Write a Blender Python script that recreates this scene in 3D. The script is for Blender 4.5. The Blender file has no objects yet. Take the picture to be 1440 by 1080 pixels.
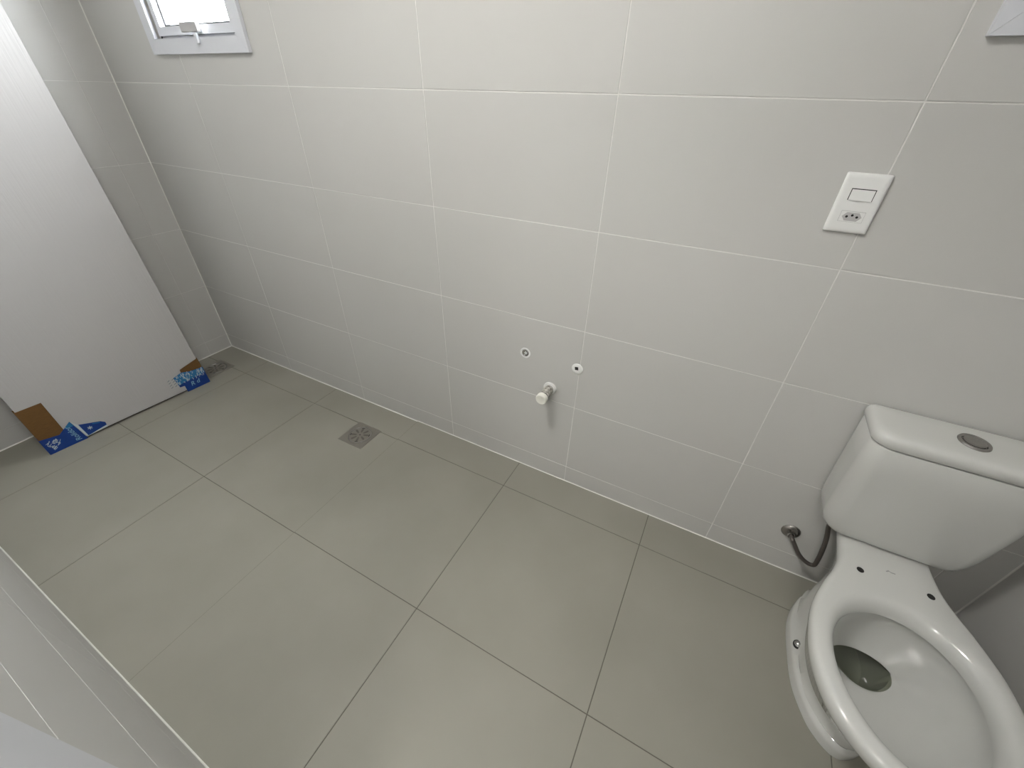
import bpy, bmesh, math, random
from mathutils import Matrix, Vector
random.seed(7)
S = bpy.context.scene
COL = S.collection

# ------------------------------------------------------------------ camera
cam_d = bpy.data.cameras.new('camera')
cam = bpy.data.objects.new('camera', cam_d); COL.objects.link(cam)
F_PX = 571.55                                   # focal length in pixels of the 1440 px wide frame
cam_d.sensor_fit = 'HORIZONTAL'; cam_d.sensor_width = 36.0; cam_d.lens = 36.0 * F_PX / 1440.0
cam_d.clip_start = 0.01; cam_d.clip_end = 200
CR = Matrix(((0.88196812, 0.47092224, 0.01909136),          # right
             (0.28905913, -0.50848277, -0.81110424),        # down
             (-0.3722594, 0.72088662, -0.58458997)))        # forward
cam.matrix_world = Matrix.Translation((2.74424, -1.21025, 1.41704)) @ Matrix((CR[0], -CR[1], -CR[2])).transposed().to_4x4()
S.camera = cam

# ------------------------------------------------------------------ world, exposure
S.view_settings.view_transform = 'Standard'; S.view_settings.look = 'None'
S.view_settings.gamma = 1.0; S.view_settings.use_curve_mapping = False
S.view_settings.exposure = 2.22
w = bpy.data.worlds.new('overcast_sky'); S.world = w; w.use_nodes = True
bg = w.node_tree.nodes['Background']
bg.inputs[0].default_value = (0.95, 0.975, 1.0, 1); bg.inputs[1].default_value = 11.5
for px_, pz_ in ((0.7425, 1.8125), (3.3375, 1.8125)):      # sampling portals in the two window openings (emit nothing)
    la = bpy.data.lights.new('window_portal', 'AREA'); la.shape = 'RECTANGLE'; la.size = 0.56; la.size_y = 0.56; la.cycles.is_portal = True
    lo = bpy.data.objects.new('window_portal', la); COL.objects.link(lo); lo.location = (px_, 0.10, pz_); lo.rotation_euler = (-math.pi / 2, 0, 0)

# ------------------------------------------------------------------ room numbers (metres)
LX, DY, HZ = 3.707, 1.328, 2.52                 # room: x 0..LX, y -DY..0, z 0..HZ
SHZ = -0.004                                    # shower floor is a touch lower
COLX = [0.0, 0.591, 1.1925, 1.7935, 2.395, 2.996, 3.598, LX]
ROWZ = [0.0, 0.0885, 0.4185, 0.7527, 1.0844, 1.4158, 1.7472, 2.0786, 2.41, HZ]
WINS = [(0.438, 1.047), (3.033, 3.642)]         # outer edges of the two window casings
WZ0, WZ1 = 1.510, 2.115
FL = 0.048                                      # casing width
DOOR = (2.385, 3.115, 2.10)                     # doorway in the near wall

# ------------------------------------------------------------------ helpers
def mat(name, color, rough=0.5, metal=0.0, noise=None, bump=None, spec=0.5, coat=0.0):
    m = bpy.data.materials.new(name); m.use_nodes = True
    nt = m.node_tree; b = nt.nodes['Principled BSDF']
    b.inputs['Base Color'].default_value = (*color, 1); b.inputs['Roughness'].default_value = rough
    b.inputs['Metallic'].default_value = metal; b.inputs['Specular IOR Level'].default_value = spec
    b.inputs['Coat Weight'].default_value = coat
    tc = nt.nodes.new('ShaderNodeTexCoord')
    if noise:                                   # (scale, second colour, detail, stretch)
        sc, c2, det, st = noise
        mp = nt.nodes.new('ShaderNodeMapping'); mp.inputs['Scale'].default_value = st
        nz = nt.nodes.new('ShaderNodeTexNoise'); nz.inputs['Scale'].default_value = sc; nz.inputs['Detail'].default_value = det
        rp = nt.nodes.new('ShaderNodeValToRGB')
        rp.color_ramp.elements[0].position = 0.3; rp.color_ramp.elements[1].position = 0.7
        rp.color_ramp.elements[0].color = (*color, 1); rp.color_ramp.elements[1].color = (*c2, 1)
        nt.links.new(tc.outputs['Object'], mp.inputs[0]); nt.links.new(mp.outputs[0], nz.inputs['Vector'])
        nt.links.new(nz.outputs['Fac'], rp.inputs[0]); nt.links.new(rp.outputs[0], b.inputs['Base Color'])
    if bump:                                    # (scale, strength, stretch, distance)
        sc, stg, st, dist = bump
        mp = nt.nodes.new('ShaderNodeMapping'); mp.inputs['Scale'].default_value = st
        nz = nt.nodes.new('ShaderNodeTexNoise'); nz.inputs['Scale'].default_value = sc; nz.inputs['Detail'].default_value = 4
        bp = nt.nodes.new('ShaderNodeBump'); bp.inputs['Strength'].default_value = stg; bp.inputs['Distance'].default_value = dist
        nt.links.new(tc.outputs['Object'], mp.inputs[0]); nt.links.new(mp.outputs[0], nz.inputs['Vector'])
        nt.links.new(nz.outputs['Fac'], bp.inputs['Height']); nt.links.new(bp.outputs[0], b.inputs['Normal'])
    return m

M = {}
M['wall_tile'] = mat('wall_tile', (0.515, 0.505, 0.485), 0.42, noise=(1.3, (0.535, 0.53, 0.51), 5, (1, 1, 1)), spec=0.3)
M['wall_grout'] = mat('wall_grout', (0.72, 0.71, 0.68), 0.8)
M['floor_tile'] = mat('floor_tile', (0.250, 0.239, 0.202), 0.55, noise=(2.2, (0.292, 0.279, 0.240), 6, (1, 1, 1)), spec=0.3)
M['floor_grout'] = mat('floor_grout', (0.12, 0.11, 0.09), 0.9)
M['silicone'] = mat('silicone', (0.70, 0.69, 0.65), 0.45)
M['plaster'] = mat('plaster', (0.74, 0.73, 0.71), 0.9)
M['alu_white'] = mat('alu_white', (0.62, 0.63, 0.665), 0.35)
M['gasket_gap_shade'] = mat('gasket_gap_shade', (0.02, 0.02, 0.02), 0.6)  # black of the glazing gaskets, also paints shade into narrow gaps
M['door_paint'] = mat('door_paint', (0.455, 0.445, 0.44), 0.3, bump=(9, 0.28, (1, 14, 0.6), 0.004))
M['door_edge_shade'] = mat('door_edge_shade', (0.06, 0.045, 0.03), 0.8)
M['cardboard'] = mat('cardboard', (0.15, 0.075, 0.018), 0.85, noise=(60, (0.125, 0.06, 0.014), 3, (1, 1, 6)))
M['tape_blue'] = mat('tape_blue', (0.003, 0.032, 0.20), 0.3, noise=(25, (0.003, 0.045, 0.24), 2, (1, 1, 1)))
M['tape_teal'] = mat('tape_teal', (0.02, 0.16, 0.36), 0.3)
M['tape_print'] = mat('tape_print', (0.48, 0.54, 0.56), 0.4)
M['tape_letter'] = mat('tape_letter', (0.22, 0.42, 0.55), 0.4)
M['tape_clear'] = mat('tape_clear', (0.50, 0.50, 0.49), 0.25)
M['tape_ink'] = mat('tape_ink', (0.10, 0.13, 0.17), 0.5)
M['ceramic'] = mat('ceramic', (0.555, 0.555, 0.53), 0.12, coat=0.3)
M['chrome'] = mat('chrome', (0.62, 0.61, 0.60), 0.18, metal=1.0)
M['satin_chrome'] = mat('satin_chrome', (0.36, 0.345, 0.33), 0.25, metal=1.0)
M['steel'] = mat('steel', (0.27, 0.252, 0.222), 0.34, metal=0.55)
M['steel_recess_shade'] = mat('steel_recess_shade', (0.17, 0.155, 0.135), 0.4, metal=0.5)  # darker steel paints the shade of the drain's petal recesses
M['braid'] = mat('braid', (0.13, 0.115, 0.105), 0.38, metal=0.7, bump=(300, 0.5, (1, 1, 1), 0.002))
M['dark_hole'] = mat('dark_hole', (0.012, 0.011, 0.010), 0.8)  # near-black; flat pieces of it paint the shade inside holes
M['plastic_white'] = mat('plastic_white', (0.76, 0.76, 0.745), 0.3)
M['plastic_grey_shade'] = mat('grey_plastic_shade', (0.46, 0.45, 0.45), 0.4)  # lever's own grey; paints shade into the flat socket recess
M['cap_white'] = mat('cap_white', (0.74, 0.73, 0.66), 0.5)
M['ptfe'] = mat('ptfe', (0.66, 0.64, 0.58), 0.55, noise=(75, (0.07, 0.06, 0.05), 2, (1, 1.6, 1)))
M['grey_mark'] = mat('grey_mark', (0.25, 0.25, 0.25), 0.5)
def glassy(name, tint, gloss, rough):
    m = bpy.data.materials.new(name); m.use_nodes = True; nt = m.node_tree; nt.nodes.clear()
    o = nt.nodes.new('ShaderNodeOutputMaterial'); mx = nt.nodes.new('ShaderNodeMixShader')
    t = nt.nodes.new('ShaderNodeBsdfTransparent'); t.inputs[0].default_value = (*tint, 1)
    g = nt.nodes.new('ShaderNodeBsdfGlossy'); g.inputs['Roughness'].default_value = rough
    mx.inputs[0].default_value = gloss
    nt.links.new(t.outputs[0], mx.inputs[1]); nt.links.new(g.outputs[0], mx.inputs[2]); nt.links.new(mx.outputs[0], o.inputs[0])
    return m
M['glass'] = glassy('window_glass', (0.96, 0.97, 0.97), 0.06, 0.02)
M['dimmed_glass'] = glassy('dimmed_glass', (0.31, 0.315, 0.32), 0.08, 0.3)  # tint added to cut daylight through the second window's unseen pane
M['water'] = glassy('bowl_water', (0.52, 0.54, 0.47), 0.08, 0.02)

def link(name, me, m, parent=None, smooth=False):
    o = bpy.data.objects.new(name, me); COL.objects.link(o)
    if m is not None and not me.materials: me.materials.append(M[m] if isinstance(m, str) else m)
    if smooth:
        for p in me.polygons: p.use_smooth = True
    if parent is not None:
        o.parent = parent
        if parent.type == 'EMPTY': o.matrix_parent_inverse = Matrix.Translation(-Vector(parent.location))
    return o
def pyobj(name, v, f, m, parent=None, smooth=False):
    me = bpy.data.meshes.new(name); me.from_pydata([tuple(p) for p in v], [], f); me.validate(); me.update()
    bm = bmesh.new(); bm.from_mesh(me); bmesh.ops.recalc_face_normals(bm, faces=bm.faces); bm.to_mesh(me); bm.free()
    return link(name, me, m, parent, smooth)
def boxvf(x0, x1, y0, y1, z0, z1, off=0):
    v = [(x, y, z) for z in (z0, z1) for y in (y0, y1) for x in (x0, x1)]
    f = [(0, 2, 3, 1), (4, 5, 7, 6), (0, 1, 5, 4), (2, 6, 7, 3), (0, 4, 6, 2), (1, 3, 7, 5)]
    return v, [tuple(i + off for i in q) for q in f]
def boxes(name, bl, m, parent=None):
    V, Fc = [], []
    for b in bl:
        v, f = boxvf(*b, off=len(V)); V += v; Fc += f
    me = bpy.data.meshes.new(name); me.from_pydata(V, [], Fc); me.update()
    return link(name, me, m, parent)
def bevel_box(name, b, m, parent=None, r=0.002, seg=2):
    bm = bmesh.new(); v, f = boxvf(*b); vs = [bm.verts.new(p) for p in v]
    for q in f: bm.faces.new([vs[i] for i in q])
    bmesh.ops.recalc_face_normals(bm, faces=bm.faces)
    bmesh.ops.bevel(bm, geom=list(bm.edges), offset=r, segments=seg, profile=0.5, affect='EDGES')
    me = bpy.data.meshes.new(name); bm.to_mesh(me); bm.free()
    return link(name, me, m, parent)
def loft(rings, cap0=True, cap1=True):
    n = len(rings[0]); V = [p for r in rings for p in r]; Fc = []
    for i in range(len(rings) - 1):
        for j in range(n):
            k = (j + 1) % n; Fc.append((i * n + j, i * n + k, (i + 1) * n + k, (i + 1) * n + j))
    if cap0: Fc.append(tuple(range(n))[::-1])
    if cap1: Fc.append(tuple(range((len(rings) - 1) * n, len(rings) * n)))
    return V, Fc
def frame_of(d):
    d = Vector(d).normalized(); a = Vector((0, 0, 1)) if abs(d.z) < 0.9 else Vector((1, 0, 0))
    u = d.cross(a).normalized(); return u, d.cross(u).normalized(), d
def lathe(name, base, axis, prof, m, parent=None, n=32, smooth=True):
    """prof: list of (radius, distance along axis)"""
    u, v, d = frame_of(axis); B = Vector(base)
    rings = [[B + d * h + (u * math.cos(2 * math.pi * j / n) + v * math.sin(2 * math.pi * j / n)) * r for j in range(n)] for r, h in prof]
    V, Fc = loft(rings); o = pyobj(name, V, Fc, m, parent)
    if smooth: shade_auto(o)
    return o
def shade_auto(o, ang=35):
    for p in o.data.polygons: p.use_smooth = True
    bm = bmesh.new(); bm.from_mesh(o.data)
    for e in bm.edges:
        e.smooth = not (len(e.link_faces) == 2 and e.calc_face_angle(0) > math.radians(ang))
    bm.to_mesh(o.data); bm.free()
def tube(name, pts, r, m, parent=None, n=12):
    P = [Vector(p) for p in pts]; Q = []
    for i in range(len(P) - 1):                                   # Catmull-Rom
        a, b, c, d = P[max(i - 1, 0)], P[i], P[i + 1], P[min(i + 2, len(P) - 1)]
        for k in range(8):
            t = k / 8; Q.append(0.5 * ((2 * b) + (c - a) * t + (2 * a - 5 * b + 4 * c - d) * t * t + (3 * b - a - 3 * c + d) * t ** 3))
    Q.append(P[-1]); rings = []; u = None
    for i, q in enumerate(Q):
        d = (Q[min(i + 1, len(Q) - 1)] - Q[max(i - 1, 0)]).normalized()
        if u is None: u = frame_of(d)[0]
        u = (u - d * u.dot(d)).normalized(); v = d.cross(u)
        rings.append([q + (u * math.cos(2 * math.pi * j / n) + v * math.sin(2 * math.pi * j / n)) * r for j in range(n)])
    V, Fc = loft(rings); return pyobj(name, V, Fc, m, parent, True)
def thing(name, label, cat, loc, group=None):
    o = bpy.data.objects.new(name, None); COL.objects.link(o); o.location = loc; o.empty_display_size = 0.05
    o['label'] = label; o['category'] = cat
    if group: o['group'] = group
    return o
def struct(o, label, cat):
    o['kind'] = 'structure'; o['label'] = label; o['category'] = cat; return o
def sempty(name, label, cat, loc):
    o = bpy.data.objects.new(name, None); COL.objects.link(o); o.location = loc; o.empty_display_size = 0.05
    return struct(o, label, cat)

# ------------------------------------------------------------------ room shell
TH = 0.15                                        # wall thickness
REC = 0.0012                                     # how far the joints lie behind the tile faces
def grid_boxes(us, ws, holes, make):
    """cells of a us x ws grid that are not inside a hole"""
    out = []
    us = sorted(set(us)); ws = sorted(set(ws))
    for a, b in zip(us, us[1:]):
        for c, d in zip(ws, ws[1:]):
            cu, cw = (a + b) / 2, (c + d) / 2
            if any(h[0] < cu < h[1] and h[2] < cw < h[3] for h in holes): continue
            out.append(make(a, b, c, d))
    return out
INS = 0.030
wholes = [(a + INS, b - INS, WZ0 + INS, WZ1 - INS) for a, b in WINS]
us = [0.0, LX] + [q for h in wholes for q in h[:2]]; ws = [-0.02, HZ] + [q for h in wholes for q in h[2:]]
wall_back = struct(boxes('wall_back', grid_boxes(us, ws, wholes, lambda a, b, c, d: (a, b, REC, TH, c, d)), 'wall_grout'),
                   'long wall of large pale grey tiles with the two windows', 'wall')
wall_left = struct(boxes('wall_left', [(-TH, -REC, -DY - TH, TH, -0.02, HZ)], 'wall_grout'),
                   'short pale grey tiled wall behind the leaning door leaf', 'wall')
wall_right = struct(boxes('wall_right', [(LX + REC, LX + TH, -DY - TH, TH, -0.02, HZ)], 'wall_grout'),
                    'short pale grey tiled wall beside the toilet', 'wall')
dh = [(DOOR[0], DOOR[1], -0.03, DOOR[2])]
wall_front = struct(boxes('wall_front', grid_boxes([0.0, LX, DOOR[0], DOOR[1]], [-0.02, HZ, DOOR[2]], dh, lambda a, b, c, d: (a, b, -DY - TH, -DY - REC, c, d)), 'wall_grout'),
                    'long pale grey tiled wall with the white-cased doorway', 'wall')
ceiling = struct(boxes('ceiling', [(-TH, LX + TH, -DY - TH, TH, HZ, HZ + 0.12)], 'plaster'), 'white plastered ceiling above the tiled walls', 'ceiling')
floor = struct(boxes('floor', [(0, 1.5674, -DY, 0, -0.14, SHZ - REC), (1.5674, LX, -DY, 0, -0.14, -REC), (DOOR[0] - 0.6, DOOR[1] + 0.6, -DY - 1.6, -DY - TH, -0.14, -REC), (DOOR[0], DOOR[1], -DY - TH, -DY, -0.14, -REC)], 'floor_grout'),
               'floor of square warm grey tiles with thin dark joints', 'floor')

def tile_mesh(name, rects, place, g, proud):
    """rects in the surface's own (u,w); place(u,w,depth)->xyz; g = half joint; depth 0 = joint, REC = face"""
    V, Fc = [], []
    ch = 0.0007
    for (a, b, c, d, ea, eb, ec, ed) in rects:
        a += g if ea else 0; b -= g if eb else 0; c += g if ec else 0; d -= g if ed else 0
        o = len(V); dp = REC + proud
        A, B, C_, D = a + (ch if ea else 0), b - (ch if eb else 0), c + (ch if ec else 0), d - (ch if ed else 0)
        V += [place(a, c, 0), place(b, c, 0), place(b, d, 0), place(a, d, 0)]
        V += [place(a, c, dp - 0.0005), place(b, c, dp - 0.0005), place(b, d, dp - 0.0005), place(a, d, dp - 0.0005)]
        V += [place(A, C_, dp), place(B, C_, dp), place(B, D, dp), place(A, D, dp)]
        for q in [(0, 1, 5, 4), (1, 2, 6, 5), (2, 3, 7, 6), (3, 0, 4, 7), (4, 5, 9, 8), (5, 6, 10, 9), (6, 7, 11, 10), (7, 4, 8, 11), (8, 9, 10, 11)]:
            Fc.append(tuple(i + o for i in q))
    return V, Fc
def tiles(parent, us, ws, place, m, g, holes=(), jit=0.00025, ring=None):
    for a, b in zip(us, us[1:]):
        for c, d in zip(ws, ws[1:]):
            hs = [h for h in holes if h[0] < b and h[1] > a and h[2] < d and h[3] > c]
            if not hs: rects = [(a, b, c, d, 1, 1, 1, 1)]
            else:
                uu = sorted({a, b} | {q for h in hs for q in h[:2] if a < q < b}); ww = sorted({c, d} | {q for h in hs for q in h[2:] if c < q < d})
                rects = []
                for p, q in zip(uu, uu[1:]):
                    for r, s in zip(ww, ww[1:]):
                        if any(h[0] < (p + q) / 2 < h[1] and h[2] < (r + s) / 2 < h[3] for h in hs): continue
                        rects.append((p, q, r, s, p == a, q == b, r == c, s == d))
                if not rects: continue
            V, Fc = tile_mesh('tile', rects, place, g, random.uniform(-jit, jit))
            pyobj('tile', V, Fc, m, parent)
GW, GF = 0.0013, 0.0014
tiles(wall_back, COLX, ROWZ, lambda u, v, d: (u, REC - d, v), 'wall_tile', GW, wholes)
SIDEY = [-DY, -0.739, -0.139, 0.0]
tiles(wall_left, SIDEY, ROWZ, lambda u, v, d: (-REC + d, u, v), 'wall_tile', GW * 0.6)
tiles(wall_right, [-DY, -1.2, -0.6, 0.0], ROWZ, lambda u, v, d: (LX + REC - d, u, v), 'wall_tile', GW)
FROWZ = [0.0, 0.132, 0.4635, 0.795, 1.1265, 1.458, 1.7895, 2.121, 2.4525, HZ]
tiles(wall_front, [0, 0.43, 1.03, 1.63, 2.23, 2.83, 3.43, LX], FROWZ, lambda u, v, d: (u, -DY - REC + d, v), 'wall_tile', GW * 0.75, dh)
FX = [0.0, 0.376, 0.9759, 1.5674]; FX2 = [1.5674, 2.1708, 2.7733, 3.376, LX]; FY = [-DY, -0.7596, -0.1586, 0.0]
DRAINS = [(1.3045, 1.4555, -0.2975, -0.1515), (0.101, 0.2465, -0.2875, -0.1405)]
tiles(floor, FX, FY, lambda u, v, d: (u, v, SHZ - REC + d), 'floor_tile', GF, DRAINS)
tiles(floor, FX2, FY, lambda u, v, d: (u, v, -REC + d), 'floor_tile', GF)
tiles(floor, [DOOR[0] - 0.6, 2.1708, 2.7733, 3.376, DOOR[1] + 0.6], [-DY - 1.6, -DY - 1.0, -DY - TH], lambda u, v, d: (u, v, -REC + d), 'floor_tile', GF)

hz0, hx0, hx1 = HZ + 0.0, DOOR[0] - 0.6, DOOR[1] + 0.6
hall = struct(boxes('wall_hall', [(hx0 - TH, hx0, -DY - 1.6, -DY - TH, -0.14, HZ), (hx1, hx1 + TH, -DY - 1.6, -DY - TH, -0.14, HZ), (hx0 - TH, hx1 + TH, -DY - 1.6 - TH, -DY - 1.6, -0.14, HZ), (hx0 - TH, hx1 + TH, -DY - 1.6 - TH, -DY - TH, HZ, HZ + 0.12)], 'plaster'),
              'plain plastered hallway beyond the open doorway', 'wall')

# pale sealant lines where the surfaces meet
def fillet(name, a, b, n1, n2, s, label):
    a, b, n1, n2 = Vector(a), Vector(b), Vector(n1), Vector(n2)
    V = []
    for p in (a, b): V += [p, p + n1 * s, p + (n1 + n2) * s * 0.4, p + n2 * s]
    return struct(pyobj(name, V, [(0, 1, 2, 3), (7, 6, 5, 4), (0, 4, 5, 1), (1, 5, 6, 2), (2, 6, 7, 3), (3, 7, 4, 0)], 'silicone'), label, 'sealant')
X_, Y_, Z_ = (1, 0, 0), (0, -1, 0), (0, 0, 1)
fillet('trim_1', (0.0, 0, SHZ), (1.5664, 0, SHZ), Y_, Z_, 0.0038, 'white sealant line along the shower floor under the long window wall')
fillet('trim_2', (1.5684, 0, 0), (LX, 0, 0), Y_, Z_, 0.0032, 'white sealant line between main floor and long window wall')
fillet('trim_3', (0, -DY, SHZ), (0, -0.004, SHZ), X_, Z_, 0.0036, 'white sealant line on the floor behind the leaning door leaf')
fillet('trim_4', (0.004, -DY, SHZ), (1.5664, -DY, SHZ), (0, 1, 0), Z_, 0.0036, 'white sealant line along the shower floor under the doorway wall')
fillet('trim_5', (1.5684, -DY, 0), (DOOR[0], -DY, 0), (0, 1, 0), Z_, 0.0036, 'white sealant line between main floor and doorway wall')
fillet('trim_6', (0, 0, 0.001), (0, 0, HZ), X_, Y_, 0.0034, 'upright white sealant line in the corner by the shower drain')
fillet('trim_7', (LX, 0, 0.004), (LX, 0, HZ), (-1, 0, 0), Y_, 0.0030, 'upright white sealant line in the corner by the toilet')

# ------------------------------------------------------------------ windows
def bar4(name, parent, m, x0, x1, z0, z1, wd, y0, y1, gap=0.0, mats=None):
    """four mitred bars: outer rectangle x0..x1,z0..z1, width wd, from y0 (room side) to y1"""
    o = [(x0, z0), (x1, z0), (x1, z1), (x0, z1)]; i = [(x0 + wd, z0 + wd), (x1 - wd, z0 + wd), (x1 - wd, z1 - wd), (x0 + wd, z1 - wd)]
    res = []
    for k in range(4):
        l = (k + 1) % 4
        t = Vector((o[l][0] - o[k][0], o[l][1] - o[k][1])).normalized() * gap
        q = [(o[k][0] + t.x, o[k][1] + t.y), (o[l][0] - t.x, o[l][1] - t.y), (i[l][0] - t.x, i[l][1] - t.y), (i[k][0] + t.x, i[k][1] + t.y)]
        V = [(x, y, z) for y in (y0, y1) for x, z in q]
        res.append(pyobj(name, V, [(0, 1, 2, 3), (7, 6, 5, 4), (0, 4, 5, 1), (1, 5, 6, 2), (2, 6, 7, 3), (3, 7, 4, 0)], mats[k] if mats else m, parent))
    return res
def window(n, a, b, label):
    w_ = sempty('window_%d' % n, label, 'window', ((a + b) / 2, 0, WZ0))
    bar4('casing', w_, 'alu_white', a, b, WZ0, WZ1, FL, -0.013, -0.0004, 0.0003)
    bar4('frame', w_, 'alu_white', a + INS + 0.001, b - INS - 0.001, WZ0 + INS + 0.001, WZ1 - INS - 0.001, 0.034, 0.020, 0.085)
    s = FL + 0.010
    bar4('sash_bar', w_, 'alu_white', a + s, b - s, WZ0 + s, WZ1 - s, 0.027, 0.004, 0.0195)
    bar4('sash_rebate', w_, 'alu_white', a + s + 0.007, b - s - 0.007, WZ0 + s + 0.007, WZ1 - s - 0.007, 0.020, 0.0198, 0.055)
    bar4('gasket_gap_shade', w_, 'gasket_gap_shade', a + FL - 0.004, b - FL + 0.004, WZ0 + FL - 0.004, WZ1 - FL + 0.004, 0.0135, 0.0160, 0.0198, mats=('alu_white', 'gasket_gap_shade', 'alu_white', 'gasket_gap_shade'))  # gap filler, black on the uprights to paint the gap's shade
    g2 = s + 0.0272
    bar4('gasket_gap_shade', w_, 'gasket_gap_shade', a + g2, b - g2, WZ0 + g2, WZ1 - g2, 0.007, 0.0240, 0.0420)
    boxes('pane', [(a + g2 + 0.0002, b - g2 - 0.0002, 0.0422, 0.0462, WZ0 + g2 + 0.0002, WZ1 - g2 - 0.0002)], 'glass' if n == 1 else 'dimmed_glass', w_)
    xc = (a + b) / 2 + 0.020
    h = bevel_box('handle', (xc - 0.014, xc + 0.022, -0.0163, 0.0038, WZ0 + s + 0.003, WZ0 + s + 0.020), 'alu_white', w_, 0.003)
    bevel_box('lever', (xc - 0.052, xc + 0.050, -0.030, -0.0165, WZ0 + s + 0.004, WZ0 + s + 0.032), 'plastic_grey_shade', h, 0.002)
    bevel_box('latch', (xc + 0.006, xc + 0.020, -0.024, -0.0135, WZ0 + s - 0.030, WZ0 + s + 0.002), 'alu_white', h, 0.002)
window(1, *WINS[0], 'white aluminium window with latch above the shower end')
window(2, *WINS[1], 'white aluminium window high above the toilet cistern')

# doorway casing (seen at the lower left, close to the lens)
dcas = sempty('door_1', 'white casing and lining of the open doorway', 'doorway', ((DOOR[0] + DOOR[1]) / 2, -DY, 0))
cw = 0.110
bevel_box('casing', (DOOR[0] - cw, DOOR[0] - 0.0005, -DY + 0.0005, -DY + 0.0125, 0.001, DOOR[2] + cw), 'alu_white', dcas, 0.003)
bevel_box('casing', (DOOR[1] + 0.0005, DOOR[1] + cw, -DY + 0.0005, -DY + 0.0125, 0.001, DOOR[2] + cw), 'alu_white', dcas, 0.003)
bevel_box('casing', (DOOR[0], DOOR[1], -DY + 0.0005, -DY + 0.0125, DOOR[2], DOOR[2] + cw), 'alu_white', dcas, 0.003)
boxes('jamb', [(DOOR[0] + 0.0005, DOOR[0] + 0.022, -DY - TH, -DY + 0.0005, 0.001, DOOR[2] - 0.001)], 'alu_white', dcas)
boxes('jamb', [(DOOR[1] - 0.022, DOOR[1] - 0.0005, -DY - TH, -DY + 0.0005, 0.001, DOOR[2] - 0.001)], 'alu_white', dcas)
boxes('lintel', [(DOOR[0] + 0.022, DOOR[1] - 0.022, -DY - TH, -DY + 0.0005, DOOR[2] - 0.023, DOOR[2] - 0.001)], 'alu_white', dcas)

# ------------------------------------------------------------------ fill lamps, unseen, added to brighten bathroom and hallway
def fill_lamp(lx, ly, label, power, lh=0.15):
    lm = bpy.data.materials.new('fill_diffuser'); lm.use_nodes = True
    lb = lm.node_tree.nodes['Principled BSDF']; lb.inputs['Base Color'].default_value = (0.8, 0.8, 0.8, 1)
    lb.inputs['Emission Color'].default_value = (1.0, 0.985, 0.95, 1); lb.inputs['Emission Strength'].default_value = power
    lamp = thing('fill_lamp', label, 'lamp', (lx, ly, HZ - 0.03))
    boxes('housing', [(lx - lh - .012, lx + lh + .012, ly - lh - .012, ly + lh + .012, HZ - 0.014, HZ - 0.0004), (lx - lh - .012, lx - lh, ly - lh - .012, ly + lh + .012, HZ - 0.03, HZ - 0.014), (lx + lh, lx + lh + .012, ly - lh - .012, ly + lh + .012, HZ - 0.03, HZ - 0.014),
          (lx - lh, lx + lh, ly - lh - .012, ly - lh, HZ - 0.03, HZ - 0.014), (lx - lh, lx + lh, ly + lh, ly + lh + .012, HZ - 0.03, HZ - 0.014)], 'alu_white', lamp)
    boxes('diffuser', [(lx - lh + .0005, lx + lh - .0005, ly - lh + .0005, ly + lh - .0005, HZ - 0.027, HZ - 0.0145)], lm, lamp)
fill_lamp(2.05, -1.05, 'unseen square fill lamp added on the bathroom ceiling', 18.5)
fill_lamp(2.70, -2.20, 'unseen square fill lamp added on the hallway ceiling', 14.0)

# ------------------------------------------------------------------ toilet
TX = 3.385
toilet = thing('toilet', 'white ceramic close-coupled toilet without a seat, under the window', 'toilet', (TX, -0.3, 0))
NR = 144
def catmull(P, k=10):
    Q = []
    for i in range(len(P) - 1):
        a, b, c, d = (Vector(P[max(i - 1, 0)]), Vector(P[i]), Vector(P[i + 1]), Vector(P[min(i + 2, len(P) - 1)]))
        for j in range(k):
            t = j / k; Q.append(0.5 * ((2 * b) + (c - a) * t + (2 * a - 5 * b + 4 * c - d) * t * t + (3 * b - a - 3 * c + d) * t ** 3))
    Q.append(Vector(P[-1])); return Q
def resample(pts, n):
    L = [0.0]
    for p, q in zip(pts, pts[1:]): L.append(L[-1] + (q - p).length)
    out, j = [], 0
    for i in range(n + 1):
        s = L[-1] * i / n
        while j < len(L) - 2 and L[j + 1] < s: j += 1
        t = (s - L[j]) / max(L[j + 1] - L[j], 1e-9); out.append(pts[j].lerp(pts[j + 1], min(max(t, 0), 1)))
    return out
def outline(ctrl, z, inset=0.0, sx=1.0):
    """ctrl: [(y, half width)] back to front, ends on the axis. Returns NR points starting at the back centre."""
    c = [(h * sx, y) for y, h in ctrl]
    pre = [(-c[1][0], c[1][1])] + c + [(-c[-2][0], c[-2][1])]          # mirrored neighbours keep the ends round
    q = catmull(pre)[10:-10]
    half = resample(q, 200)
    if inset:
        out = []
        for k, p in enumerate(half):
            t = (half[min(k + 1, len(half) - 1)] - half[max(k - 1, 0)]).normalized()
            out.append(p + Vector((t.y, -t.x)) * inset)
        out[0].x = 0; out[-1].x = 0; half = out
    return by_angle([(p.x, p.y) for p in half], z)
CY = -0.37                                                    # every ring is sampled by angle about this point on the axis
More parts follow.
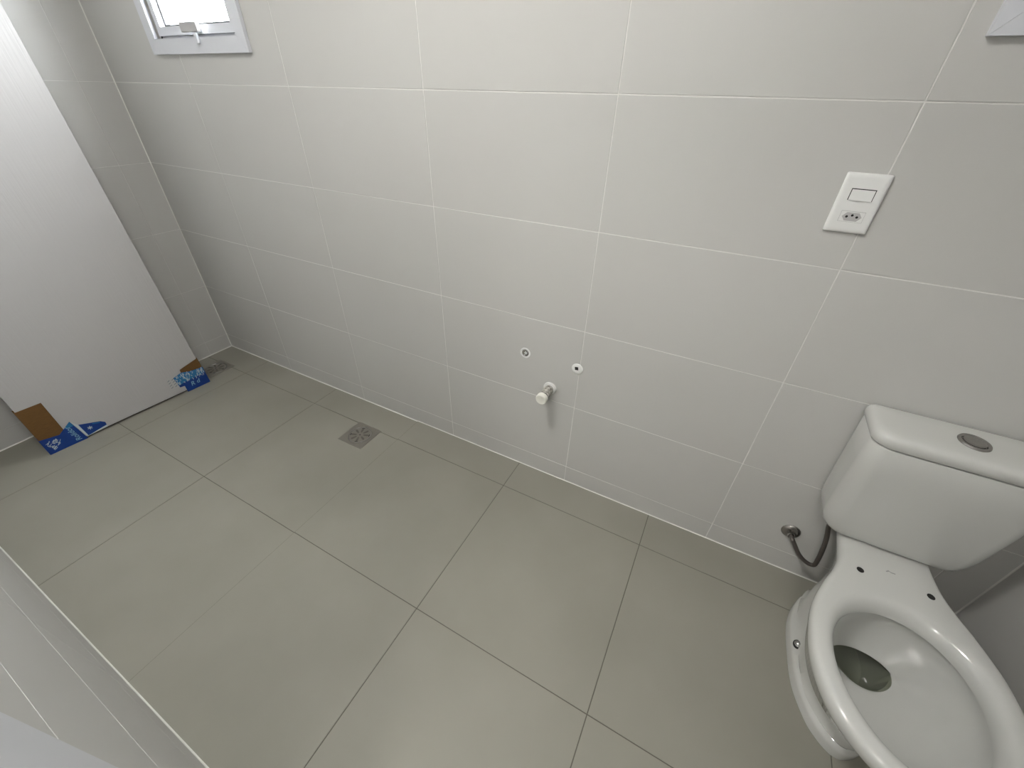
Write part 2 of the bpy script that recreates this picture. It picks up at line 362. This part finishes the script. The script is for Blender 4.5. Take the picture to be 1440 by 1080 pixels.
def by_angle(half, z):
    """half outline (x >= 0) from back to front -> NR points, equal angles about (TX, CY), starting at the back"""
    an = [math.atan2(max(x, 0.0), y - CY) for x, y in half]; an[0] = 0.0; an[-1] = math.pi
    for k in range(1, len(an)): an[k] = max(an[k], an[k - 1] + 1e-7)
    out, k = [], 0
    for i in range(NR // 2 + 1):
        a = math.pi * i / (NR // 2)
        while k < len(an) - 2 and an[k + 1] < a: k += 1
        t = min(max((a - an[k]) / (an[k + 1] - an[k]), 0), 1)
        out.append((half[k][0] + (half[k + 1][0] - half[k][0]) * t, half[k][1] + (half[k + 1][1] - half[k][1]) * t))
    return [(TX + x, y, z) for x, y in out] + [(TX - x, y, z) for x, y in out[-2:0:-1]]
def ell(hw, yb, yf, z):
    yc, a = (yb + yf) / 2, (yb - yf) / 2
    return by_angle([(hw * math.sin(math.pi * i / 200) * (1.0 + 0.06 * math.cos(math.pi * i / 200)), yc + a * math.cos(math.pi * i / 200)) for i in range(201)], z)
RIM = [(-0.035, 0), (-0.035, 0.05), (-0.04, 0.095), (-0.09, 0.104), (-0.14, 0.107), (-0.20, 0.115), (-0.25, 0.133), (-0.30, 0.157), (-0.38, 0.186), (-0.47, 0.197), (-0.55, 0.189), (-0.62, 0.161), (-0.67, 0.116), (-0.70, 0.066), (-0.713, 0)]
FOOT = [(-0.09, 0), (-0.092, 0.045), (-0.105, 0.072), (-0.127, 0.086), (-0.165, 0.101), (-0.22, 0.1115), (-0.29, 0.1115), (-0.397, 0.102), (-0.477, 0.072), (-0.512, 0.045), (-0.531, 0.018), (-0.535, 0)]
WAIST = [(-0.09, 0), (-0.092, 0.04), (-0.105, 0.062), (-0.16, 0.086), (-0.22, 0.088), (-0.30, 0.086), (-0.38, 0.091), (-0.44, 0.083), (-0.485, 0.056), (-0.512, 0.026), (-0.520, 0)]
MID = [(-0.07, 0), (-0.072, 0.035), (-0.09, 0.052), (-0.15, 0.064), (-0.22, 0.080), (-0.30, 0.104), (-0.40, 0.121), (-0.48, 0.110), (-0.535, 0.074), (-0.562, 0.035), (-0.570, 0)]
UP = [(-0.05, 0), (-0.052, 0.045), (-0.07, 0.068), (-0.14, 0.076), (-0.21, 0.092), (-0.28, 0.136), (-0.38, 0.163), (-0.47, 0.172), (-0.55, 0.156), (-0.61, 0.112), (-0.645, 0.055), (-0.657, 0)]
rings = [outline(FOOT, 0.0005), outline(FOOT, 0.030), outline(FOOT, 0.040, 0.003), outline(FOOT, 0.046, 0.012), outline(WAIST, 0.062, -0.008), outline(WAIST, 0.080),
         outline(WAIST, 0.13), outline(MID, 0.20), outline(UP, 0.275), outline(RIM, 0.315, 0.022), outline(RIM, 0.334, 0.008), outline(RIM, 0.346, 0.002), outline(RIM, 0.358, 0.0), outline(RIM, 0.368, 0.001),
         outline(RIM, 0.375, 0.004), outline(RIM, 0.379, 0.009), outline(RIM, 0.3805, 0.016)]
rings += [ell(0.170, -0.279, -0.687, 0.3805), ell(0.162, -0.287, -0.680, 0.379), ell(0.154, -0.296, -0.671, 0.374), ell(0.147, -0.304, -0.663, 0.364), ell(0.143, -0.309, -0.658, 0.350),
          ell(0.143, -0.309, -0.658, 0.338), ell(0.150, -0.302, -0.664, 0.334), ell(0.152, -0.298, -0.666, 0.318), ell(0.145, -0.296, -0.650, 0.285), ell(0.124, -0.300, -0.605, 0.245), ell(0.102, -0.308, -0.535, 0.214),
          ell(0.084, -0.315, -0.462, 0.194), ell(0.077, -0.320, -0.436, 0.186), ell(0.0735, -0.322, -0.424, 0.180), ell(0.071, -0.240, -0.419, 0.175),
          ell(0.063, -0.205, -0.410, 0.13), ell(0.045, -0.220, -0.392, 0.09)]
V, Fc = loft(rings); bowl = pyobj('bowl', V, Fc, 'ceramic', toilet); shade_auto(bowl, 50)
wtr = ell(0.0722, -0.285, -0.4213, 0.1775)
pyobj('water', wtr, [tuple(range(NR))], 'water', toilet)
# seat fixing holes, maker's mark, floor fixing
for hx in (3.3137, 3.4655):
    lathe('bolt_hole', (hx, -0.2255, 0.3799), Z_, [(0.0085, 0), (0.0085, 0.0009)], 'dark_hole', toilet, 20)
pyobj('printed_mark', [(3.385 + a, -0.1945 + b, 0.3809) for a, b in ((-.011, -.002), (-.004, .004), (.001, .0005), (.011, .001), (.011, -.002), (.001, -.0025), (-.003, .0005), (-.009, -.004))], [tuple(range(8))], 'grey_mark', toilet)
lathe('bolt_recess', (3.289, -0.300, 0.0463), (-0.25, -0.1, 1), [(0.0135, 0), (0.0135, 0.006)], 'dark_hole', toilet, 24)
bp = lathe('floor_bolt', (3.2878, -0.3004, 0.0500), (-0.25, -0.1, 1), [(0.0105, 0), (0.0105, 0.005), (0.0085, 0.007), (0.0075, 0.006)], 'chrome', toilet, 24)
lathe('bolt_tip', (3.2862, -0.3010, 0.0562), (-0.25, -0.1, 1), [(0.006, 0), (0.006, 0.003), (0.003, 0.005)], 'chrome', bp, 16)
# cistern
def rrect(hw, yb, yf, rb, rf, z, n=10):
    pts = []
    for cx, cy, r, a0 in ((hw - rb, yb - rb, rb, 0), (-hw + rb, yb - rb, rb, 90), (-hw + rf, yf + rf, rf, 180), (hw - rf, yf + rf, rf, 270)):
        for i in range(n + 1):
            a = math.radians(a0 + 90 * i / n); pts.append((TX + cx + r * math.cos(a), cy + r * math.sin(a), z))
    # bow the front very slightly
    return [(x, y - 0.003 * max(0.0, 1 - ((x - TX) / hw) ** 2) * (1 if y < (yb + yf) / 2 else 0), z) for x, y, z in pts]
cr = [rrect(.116, -.020, -.119, .012, .024, .3825), rrect(.131, -.016, -.124, .012, .028, .3855), rrect(.144, -.013, -.128, .012, .031, .391), rrect(.1545, -.011, -.1315, .012, .034, .399), rrect(.1625, -.010, -.134, .012, .036, .411),
      rrect(.1690, -.009, -.136, .012, .038, .430), rrect(.1735, -.009, -.139, .012, .04, .460), rrect(.180, -.009, -.145, .012, .04, .56), rrect(.185, -.009, -.150, .012, .04, .65), rrect(.189, -.009, -.1535, .012, .04, .727),
      rrect(.1875, -.0105, -.152, .012, .04, .7295), rrect(.180, -.016, -.145, .012, .036, .7300)]
V, Fc = loft(cr); cis = pyobj('cistern', V, Fc, 'ceramic', toilet); shade_auto(cis, 50)
lr = [rrect(.180, -.016, -.145, .012, .036, .7302), rrect(.1835, -.011, -.1485, .012, .04, .7318), rrect(.1905, -.006, -.1545, .014, .042, .7335), rrect(.1932, -.005, -.1572, .014, .043, .7375), rrect(.1938, -.005, -.1578, .014, .043, .750),
      rrect(.1925, -.006, -.1565, .014, .042, .757), rrect(.189, -.008, -.153, .014, .040, .763), rrect(.183, -.012, -.147, .014, .037, .7665), rrect(.172, -.020, -.137, .014, .032, .768), rrect(.12, -.05, -.11, .014, .02, .7685)]
V, Fc = loft(lr); lid = pyobj('cistern_lid', V, Fc, 'ceramic', toilet); shade_auto(lid, 50)
lathe('button_ring', (TX, -0.084, 0.7682), Z_, [(0.0305, 0), (0.0310, 0.0015), (0.0295, 0.0048), (0.0250, 0.0052), (0.0225, 0.0030), (0.0222, 0.0008)], 'satin_chrome', lid, 40)
lathe('flush_button', (TX, -0.084, 0.7689), Z_, [(0.0212, 0), (0.0212, 0.0042), (0.019, 0.0052), (0.010, 0.0040)], 'satin_chrome', lid, 40)

# flexible supply hose from the wall to the cistern
hose = thing('supply_hose', 'grey flexible water hose looping from wall rosette to toilet cistern', 'hose', (3.219, 0, 0.19))
RC = (3.219, -0.0006, 0.200)
lathe('rosette', RC, Y_, [(0.029, 0), (0.029, 0.002), (0.025, 0.007), (0.016, 0.010), (0.013, 0.010)], 'satin_chrome', hose, 36)
lathe('nut', (RC[0], -0.0105, RC[2]), Y_, [(0.0125, 0), (0.0125, 0.010), (0.011, 0.013)], 'satin_chrome', hose, 6, smooth=False)
tube('braided_tube', [(3.219, -0.022, 0.200), (3.2225, -0.034, 0.201), (3.231, -0.040, 0.191), (3.260, -0.045, 0.153), (3.288, -0.048, 0.134), (3.309, -0.050, 0.136), (3.3085, -0.052, 0.165), (3.2985, -0.055, 0.230), (3.286, -0.058, 0.285), (3.271, -0.062, 0.335), (3.2615, -0.070, 0.3755)], 0.0068, 'braid', hose, 14)
lathe('nut', (3.2615, -0.072, 0.3755), Z_, [(0.0115, 0), (0.0115, 0.0065)], 'satin_chrome', hose, 6, smooth=False)

# ------------------------------------------------------------------ electrical plate
px0, px1, pz0, pz1 = 2.9255, 3.0070, 1.1690, 1.2900
sw = thing('switch_plate', 'white wall plate with rocker switch above three-pin socket', 'switch', ((px0 + px1) / 2, 0, pz0))
bm = bmesh.new()
pl = rings = []
def prect(i, y, r=0.003):
    out = []
    for cx, cz, a0 in ((px1 - i - r, pz1 - i - r, 0), (px0 + i + r, pz1 - i - r, 90), (px0 + i + r, pz0 + i + r, 180), (px1 - i - r, pz0 + i + r, 270)):
        for k in range(4):
            a = math.radians(a0 + 30 * k); out.append((cx + r * math.cos(a), y, cz + r * math.sin(a)))
    return out
V, Fc = loft([prect(0, -0.0006), prect(0, -0.005), prect(0.0015, -0.0075), prect(0.004, -0.0088), prect(0.010, -0.0092)]); plate = pyobj('plate', V, Fc, 'plastic_white', sw); shade_auto(plate, 40)
W_, H_ = px1 - px0, pz1 - pz0
def sub(u0, u1, f0, f1): return px0 + W_ * u0, px0 + W_ * u1, pz1 - H_ * f1, pz1 - H_ * f0
a, b, c, d = sub(.235, .785, .245, .440)
sr = boxes('switch_surround', [(a, b, -0.0096, -0.0093, c, d)], 'gasket_gap_shade', sw)  # black sheet paints the shade in the gap round the rocker
rk = pyobj('rocker', [(a + .0016, -0.0097, c + .0003), (b - .0016, -0.0097, c + .0003), (b - .0016, -0.0097, d - .0018), (a + .0016, -0.0097, d - .0018), (a + .0016, -0.0116, c + .0003), (b - .0016, -0.0116, c + .0003), (b - .0016, -0.0102, d - .0018), (a + .0016, -0.0102, d - .0018)],
           [(0, 1, 2, 3), (4, 7, 6, 5), (0, 4, 5, 1), (1, 5, 6, 2), (2, 6, 7, 3), (3, 7, 4, 0)], 'plastic_white', sw)
a, b, c, d = sub(.235, .785, .620, .805)
boxes('socket_surround', [(a, b, -0.0095, -0.0093, c, d)], 'grey_mark', sw)
sk = boxes('socket', [(a + .0005, b - .0005, -0.0104, -0.0096, c + .0005, d - .0005)], 'plastic_white', sw)
mx_, mz_ = (a + b) / 2, (c + d) / 2; hx, hz = (b - a) * .41, (d - c) * .40
hexo = [(mx_ - hx, mz_), (mx_ - hx * .62, mz_ - hz), (mx_ + hx * .62, mz_ - hz), (mx_ + hx, mz_), (mx_ + hx * .62, mz_ + hz), (mx_ - hx * .62, mz_ + hz)]
V = [(x, y, z) for y in (-0.01065, -0.01042) for x, z in hexo]
hexr = pyobj('pin_recess', V, [tuple(range(6)), tuple(range(11, 5, -1))] + [(i, (i + 1) % 6, (i + 1) % 6 + 6, i + 6) for i in range(6)], 'plastic_grey_shade', sk)
for dx, dz in ((-.0095, 0), (0, .0032), (.0095, 0)):
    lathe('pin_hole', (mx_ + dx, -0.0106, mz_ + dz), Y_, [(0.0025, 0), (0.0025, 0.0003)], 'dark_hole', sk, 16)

# ------------------------------------------------------------------ pipe points on the long wall
h1 = thing('pipe_stub', 'small open threaded pipe end plugged with crumpled white tape', 'pipe', (2.1745, 0, 0.6034))
def ringp(name, cx, cz, ro, ri, d, m, parent):
    return lathe(name, (cx, -0.0006, cz), Y_, [(ro, 0), (ro, d * .5), (ro - .002, d), (ri + .002, d), (ri, d * .6), (ri, 0.0002)], m, parent, 32)
ringp('grout_ring', 2.1745, 0.6034, 0.0215, 0.0150, 0.0030, 'plastic_white', h1)
lathe('threaded_end', (2.1745, -0.0008, 0.6034), Y_, [(0.0140, 0), (0.0140, 0.0016), (0.0118, 0.0020), (0.0110, 0.0008)], 'chrome', h1, 28)
rr = random.Random(3); V = []; Fc = []
for i in range(9):
    an = rr.uniform(0, 6.28); r0 = rr.uniform(.001, .007); cx, cz = 2.1745 + r0 * math.cos(an), 0.6034 + r0 * math.sin(an); t = rr.uniform(0, 3.14)
    o = len(V); l, w_ = rr.uniform(.003, .006), rr.uniform(.0008, .0016); ux, uz = math.cos(t), math.sin(t)
    V += [(cx - ux * l - uz * w_, -0.0022, cz - uz * l + ux * w_), (cx + ux * l - uz * w_, -0.0036, cz + uz * l + ux * w_), (cx + ux * l + uz * w_, -0.0022, cz + uz * l - ux * w_), (cx - ux * l + uz * w_, -0.0040, cz - uz * l - ux * w_), (cx, -0.0018, cz)]
    Fc += [(o, o + 1, o + 2, o + 3), (o, o + 4, o + 1), (o + 1, o + 4, o + 2), (o + 2, o + 4, o + 3), (o + 3, o + 4, o)]
pyobj('tape_scraps', V, Fc, 'plastic_white', h1)
h2 = thing('pipe_plug', 'white round plug with a square key hole on a tile joint', 'plug', (2.3865, 0, 0.5996))
lathe('plug_disc', (2.3865, -0.0006, 0.5996), Y_, [(0.0215, 0), (0.0215, 0.001), (0.0190, 0.003), (0.012, 0.0036)], 'plastic_white', h2, 36)
V = []
for y in (-0.0045, -0.0043):
    for k in range(4):
        an = math.radians(45 + 8 + 90 * k); V.append((2.3845 + 0.0092 * math.cos(an), y, 0.6020 + 0.0092 * math.sin(an)))
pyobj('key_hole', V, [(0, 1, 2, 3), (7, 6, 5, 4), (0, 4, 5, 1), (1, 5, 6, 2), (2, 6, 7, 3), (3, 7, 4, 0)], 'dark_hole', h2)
tp = thing('capped_outlet', 'short water outlet wrapped in thread tape with cream screw cap', 'pipe', (2.288, 0, 0.46))
TC = (2.288, 0.4775)
lathe('flange', (TC[0], -0.0006, TC[1]), Y_, [(0.0265, 0), (0.0265, 0.003), (0.0245, 0.006), (0.016, 0.0065)], 'plastic_white', tp, 36)
lathe('nipple', (TC[0], -0.0068, TC[1]), Y_, [(0.0160, 0), (0.0160, 0.006), (0.0188, 0.008), (0.0188, 0.026), (0.0172, 0.028), (0.0182, 0.031), (0.0182, 0.050), (0.0165, 0.053)], 'ptfe', tp, 30)
lathe('thread', (TC[0], -0.0600, TC[1]), Y_, [(0.0165, 0), (0.0165, 0.009)], 'gasket_gap_shade', tp, 30)
lathe('cap', (TC[0], -0.0692, TC[1]), Y_, [(0.0205, 0), (0.0220, 0.001), (0.0220, 0.016), (0.0205, 0.0195), (0.0180, 0.0205), (0.0165, 0.0198)], 'cap_white', tp, 36)

# ------------------------------------------------------------------ floor drains
def drain(q, label):
    x0, x1, y0, y1 = q; cx, cy = (x0 + x1) / 2, (y0 + y1) / 2; z = SHZ
    d = thing('floor_drain', label, 'drain', (cx, cy, z), 'square steel floor drains')
    e = 0.0012; a, b, c, f = x0 + e, x1 - e, y0 + e, y1 - e
    # frame: square plate with a round opening
    n = 48; R = 0.0585; V = []; Fc = []
    for zt in (z - 0.0004, z + 0.0008):
        for j in range(n):
            t = 2 * math.pi * j / n; ct, st = math.cos(t), math.sin(t); k = 1 / max(abs(ct), abs(st)); V.append((cx + ct * k * (b - a) / 2, cy + st * k * (f - c) / 2, zt))
        for j in range(n):
            t = 2 * math.pi * j / n; V.append((cx + R * math.cos(t), cy + R * math.sin(t), zt))
    for j in range(n):
        k = (j + 1) % n
        Fc += [(j, n + j, n + k, k), (2 * n + j, 2 * n + k, 3 * n + k, 3 * n + j), (j, k, 2 * n + k, 2 * n + j), (n + j, 3 * n + j, 3 * n + k, n + k)]
    pyobj('drain_frame', V, Fc, 'steel', d)
    rm = lathe('rim_ring', (cx, cy, z - 0.0008), Z_, [(0.0580, 0), (0.0580, 0.0016), (0.0570, 0.0032), (0.0555, 0.0030), (0.0545, 0.0008)], 'chrome', d, 48)
    cv = lathe('drain_cover', (cx, cy, z - 0.0008), Z_, [(0.0535, 0), (0.0535, 0.0012), (0.0525, 0.0017), (0.004, 0.0019)], 'steel', d, 48)
    for k in range(8):                                            # kidney slots
        t = math.radians(22.5 + 45 * k); u = Vector((math.cos(t), math.sin(t), 0)); v = Vector((-u.y, u.x, 0)); B = Vector((cx, cy, z))
        pr = [(0.016, 0), (0.020, 0.0035), (0.036, 0.0055), (0.044, 0.0040), (0.046, 0), (0.044, -0.0040), (0.036, -0.0055), (0.020, -0.0035)]
        V = [B + u * p + v * q_ + Vector((0, 0, h)) for h in (0.00105, 0.0024) for p, q_ in pr]
        pyobj('rib', V, [tuple(range(7, -1, -1)), tuple(range(8, 16))] + [(i, (i + 1) % 8, (i + 1) % 8 + 8, i + 8) for i in range(8)], 'steel_recess_shade', cv)
        s = 0.030
        V = [B + u * (0.047 + p) + v * q_ + Vector((0, 0, h)) for h in (0.0010, 0.00125) for p, q_ in ((0, -0.009), (0.0022, -0.006), (0.0022, 0.006), (0, 0.009), (-0.0012, 0.006), (-0.0012, -0.006))]
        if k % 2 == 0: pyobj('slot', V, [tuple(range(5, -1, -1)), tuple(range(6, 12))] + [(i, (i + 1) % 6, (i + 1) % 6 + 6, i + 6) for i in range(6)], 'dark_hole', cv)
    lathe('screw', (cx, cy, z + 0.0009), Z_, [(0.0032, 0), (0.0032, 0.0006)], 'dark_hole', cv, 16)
drain(DRAINS[0], 'square steel floor drain in the open floor beside the long tiled wall')
drain(DRAINS[1], 'square steel floor drain tucked in the corner behind the door leaf')

# ------------------------------------------------------------------ leaning door leaf
A0 = Vector((0.2296, -1.0205, SHZ)); B0 = Vector((0.2796, -0.3181, SHZ))
U = (B0 - A0).normalized(); Vd = Vector((-0.088, 0, 1)); Vd = (Vd - U * Vd.dot(U)).normalized(); Nn = U.cross(Vd).normalized()
if Nn.x < 0: Nn = -Nn
DW, DH, DT = 0.7035, 2.10, 0.035
LIFT = 0.0065
def D(u, v, n=0.0): return A0 + U * u + Vd * (v + LIFT) + Nn * n
leaf = thing('door_leaf', 'white door leaf leaning on the tiled wall with taped cardboard corners', 'door', tuple((A0 + B0) / 2))
def dbox(name, u0, u1, v0, v1, n0, n1, m, parent, r=0.0):
    V = [D(u, v, n) for n in (n0, n1) for v in (v0, v1) for u in (u0, u1)]
    o = pyobj(name, V, [(0, 2, 3, 1), (4, 5, 7, 6), (0, 1, 5, 4), (2, 6, 7, 3), (0, 4, 6, 2), (1, 3, 7, 5)], m, parent)
    if r:
        bm = bmesh.new(); bm.from_mesh(o.data); bmesh.ops.bevel(bm, geom=list(bm.edges), offset=r, segments=2, profile=.5, affect='EDGES'); bm.to_mesh(o.data); bm.free()
    return o
def dpoly(name, pts, n0, n1, m, parent):
    k = len(pts); V = [D(u, v, n0) for u, v in pts] + [D(u, v, n1) for u, v in pts]
    return pyobj(name, V, [tuple(range(k - 1, -1, -1)), tuple(range(k, 2 * k))] + [(i, (i + 1) % k, (i + 1) % k + k, i + k) for i in range(k)], m, parent)
dbox('panel', 0.0015, DW - 0.0015, 0.004, DH, -DT, 0, 'door_paint', leaf, 0.001)
dbox('bottom_edge', 0.004, DW - 0.004, 0.0, 0.0035, -DT + 0.002, -0.0015, 'door_edge_shade', leaf)  # door's bottom edge, darkened to carry the shade of the floor gap
def text_mesh(name, s, size, pos, ang, n, m, parent, bold=0.0):
    cu = bpy.data.curves.new(name, 'FONT'); cu.body = s; cu.size = size; cu.align_x = 'CENTER'; cu.align_y = 'CENTER'; cu.offset = bold; cu.shear = 0.25
    to = bpy.data.objects.new(name, cu); COL.objects.link(to); bpy.context.view_layer.update()
    me = bpy.data.meshes.new_from_object(to); bpy.data.objects.remove(to); bpy.data.curves.remove(cu)
    ca, sa = math.cos(ang), math.sin(ang)
    for v in me.vertices:
        x, y = v.co.x, v.co.y; v.co = D(pos[0] + ca * x - sa * y, pos[1] + sa * x + ca * y, n)
    me.materials.clear(); return link(name, me, m, parent)
# left corner: cardboard angle and printed tape
g1 = dbox('corner_guard', -0.0025, 0.086, 0.060, 0.236, 0.0004, 0.0032, 'cardboard', leaf)
dbox('guard_side', -0.0030, 0.0012, 0.060, 0.236, -DT, 0.0004, 'cardboard', g1)
t1 = dpoly('tape', [(-0.004, -0.0062), (0.136, -0.0062), (0.119, 0.106), (0.064, 0.066), (-0.004, 0.078)], 0.0035, 0.0041, 'tape_blue', leaf)
dbox('tape_side', -0.0046, -0.0031, -0.0055, 0.078, -DT, 0.0041, 'tape_blue', t1)
dpoly('gradient_strip', [(0.0895, 0.0847), (0.0985, 0.078), (0.1235, 0.0795), (0.119, 0.106)], 0.0041, 0.0043, 'tape_teal', t1)
text_mesh('lettering', 'Rolidor', 0.028, (0.104, 0.043), math.radians(97), 0.0044, 'tape_letter', t1, 0.0002)
rr = random.Random(5); V = []; Fc = []
for i in range(26):                                               # scribbled pale print on the wrapped end
    u, v = rr.uniform(0.006, 0.052), rr.uniform(0.010, 0.054); l = rr.uniform(.004, .010); t = rr.choice((0.5, 0.8, 2.2)) + rr.uniform(-.2, .2); wd = rr.uniform(.0008, .0016)
    cu_, su = math.cos(t), math.sin(t); o = len(V)
    V += [D(u - cu_ * l - su * wd, v - su * l + cu_ * wd, .0044), D(u - cu_ * l + su * wd, v - su * l - cu_ * wd, .0044), D(u + cu_ * l + su * wd, v + su * l - cu_ * wd, .0044), D(u + cu_ * l - su * wd, v + su * l + cu_ * wd, .0044)]
    Fc.append((o, o + 1, o + 2, o + 3))
pyobj('small_print', V, Fc, 'tape_print', t1)
t2 = dpoly('tape', [(0.1425, 0.0035), (0.221, 0.0150), (0.2225, 0.031), (0.209, 0.045), (0.1365, 0.073)], 0.0004, 0.0010, 'tape_blue', leaf)
dpoly('white_border', [(0.1375, 0.0005), (0.2215, 0.0045), (0.221, 0.0150), (0.1425, 0.0035), (0.1365, 0.073), (0.130, 0.082), (0.1215, 0.100)], 0.0004, 0.0010, 'tape_print', t2)
for k in range(3):                                                # six-armed star printed on the tape
    t = math.radians(60 * k + 15); cu_, su = math.cos(t), math.sin(t); l, wd, n = 0.0095, 0.0016, 0.0013 + 0.0001 * k
    pyobj('star_arm', [D(.164 + cu_ * p * l - su * q * wd, .036 + su * p * l + cu_ * q * wd, n) for p, q in ((-1, -1), (1, -1), (1, 1), (-1, 1))], [(0, 1, 2, 3)], 'tape_print', t2)
dpoly('edge_print', [(0.180, 0.052), (0.206, 0.0425), (0.204, 0.0385), (0.179, 0.047)], 0.0010, 0.0012, 'tape_teal', t2)
# right corner
g2 = dpoly('corner_guard', [(0.598, 0.06), (DW + 0.0025, 0.06), (DW + 0.0025, 0.152), (0.606, 0.128)], 0.0004, 0.0032, 'cardboard', leaf)
dbox('guard_side', DW - 0.0012, DW + 0.0030, 0.060, 0.152, -DT, 0.0004, 'cardboard', g2)
t3 = dpoly('tape', [(0.588, -0.0062), (DW + 0.004, -0.0062), (DW + 0.004, 0.094), (0.640, 0.100), (0.606, 0.112), (0.560, 0.100), (0.566, 0.036), (0.588, 0.034)], 0.0035, 0.0041, 'tape_blue', leaf)
dbox('tape_side', DW + 0.0031, DW + 0.0046, -0.0055, 0.094, -DT, 0.0041, 'tape_blue', t3)
dpoly('gradient_strip', [(0.566, 0.048), (0.610, 0.056), (0.690, 0.058), (DW + .003, 0.064), (DW + .003, 0.093), (0.640, 0.099), (0.606, 0.111), (0.561, 0.099)], 0.0041, 0.0043, 'tape_teal', t3)
V = []; Fc = []
for i in range(85):
    u, v = rr.uniform(0.566, DW), rr.uniform(0.052, 0.104); l = rr.uniform(.003, .008); t = rr.choice((1.3, 1.6, 2.0)) + rr.uniform(-.25, .25); wd = rr.uniform(.0008, .0018)
    if v > 0.097 + 0.012 * (u < 0.63): continue
    cu_, su = math.cos(t), math.sin(t); o = len(V)
    V += [D(u - cu_ * l - su * wd, v - su * l + cu_ * wd, .0045), D(u - cu_ * l + su * wd, v - su * l - cu_ * wd, .0045), D(u + cu_ * l + su * wd, v + su * l - cu_ * wd, .0045), D(u + cu_ * l - su * wd, v + su * l + cu_ * wd, .0045)]
    Fc.append((o, o + 1, o + 2, o + 3))
pyobj('small_print', V, Fc, 'tape_print', t3)
text_mesh('lettering', 'R d', 0.034, (0.640, 0.028), math.radians(4), 0.0044, 'tape_letter', t3, 0.0004)
V = []; Fc = []
dpoly('clear_flap', [(0.520, 0.040), (0.5655, 0.036), (0.5595, 0.105), (0.535, 0.112)], 0.0004, 0.0008, 'tape_clear', t3)
for r_ in range(4):
    for c_ in range(2):
        u, v = 0.529 + 0.020 * c_, 0.048 + 0.014 * r_; o = len(V)
        V += [D(u, v, .0011), D(u + .012, v + .005, .0011), D(u + .012, v + .0075, .0011), D(u, v + .0025, .0011)]; Fc.append((o, o + 1, o + 2, o + 3))
pyobj('ink_dashes', V, Fc, 'tape_ink', t3)
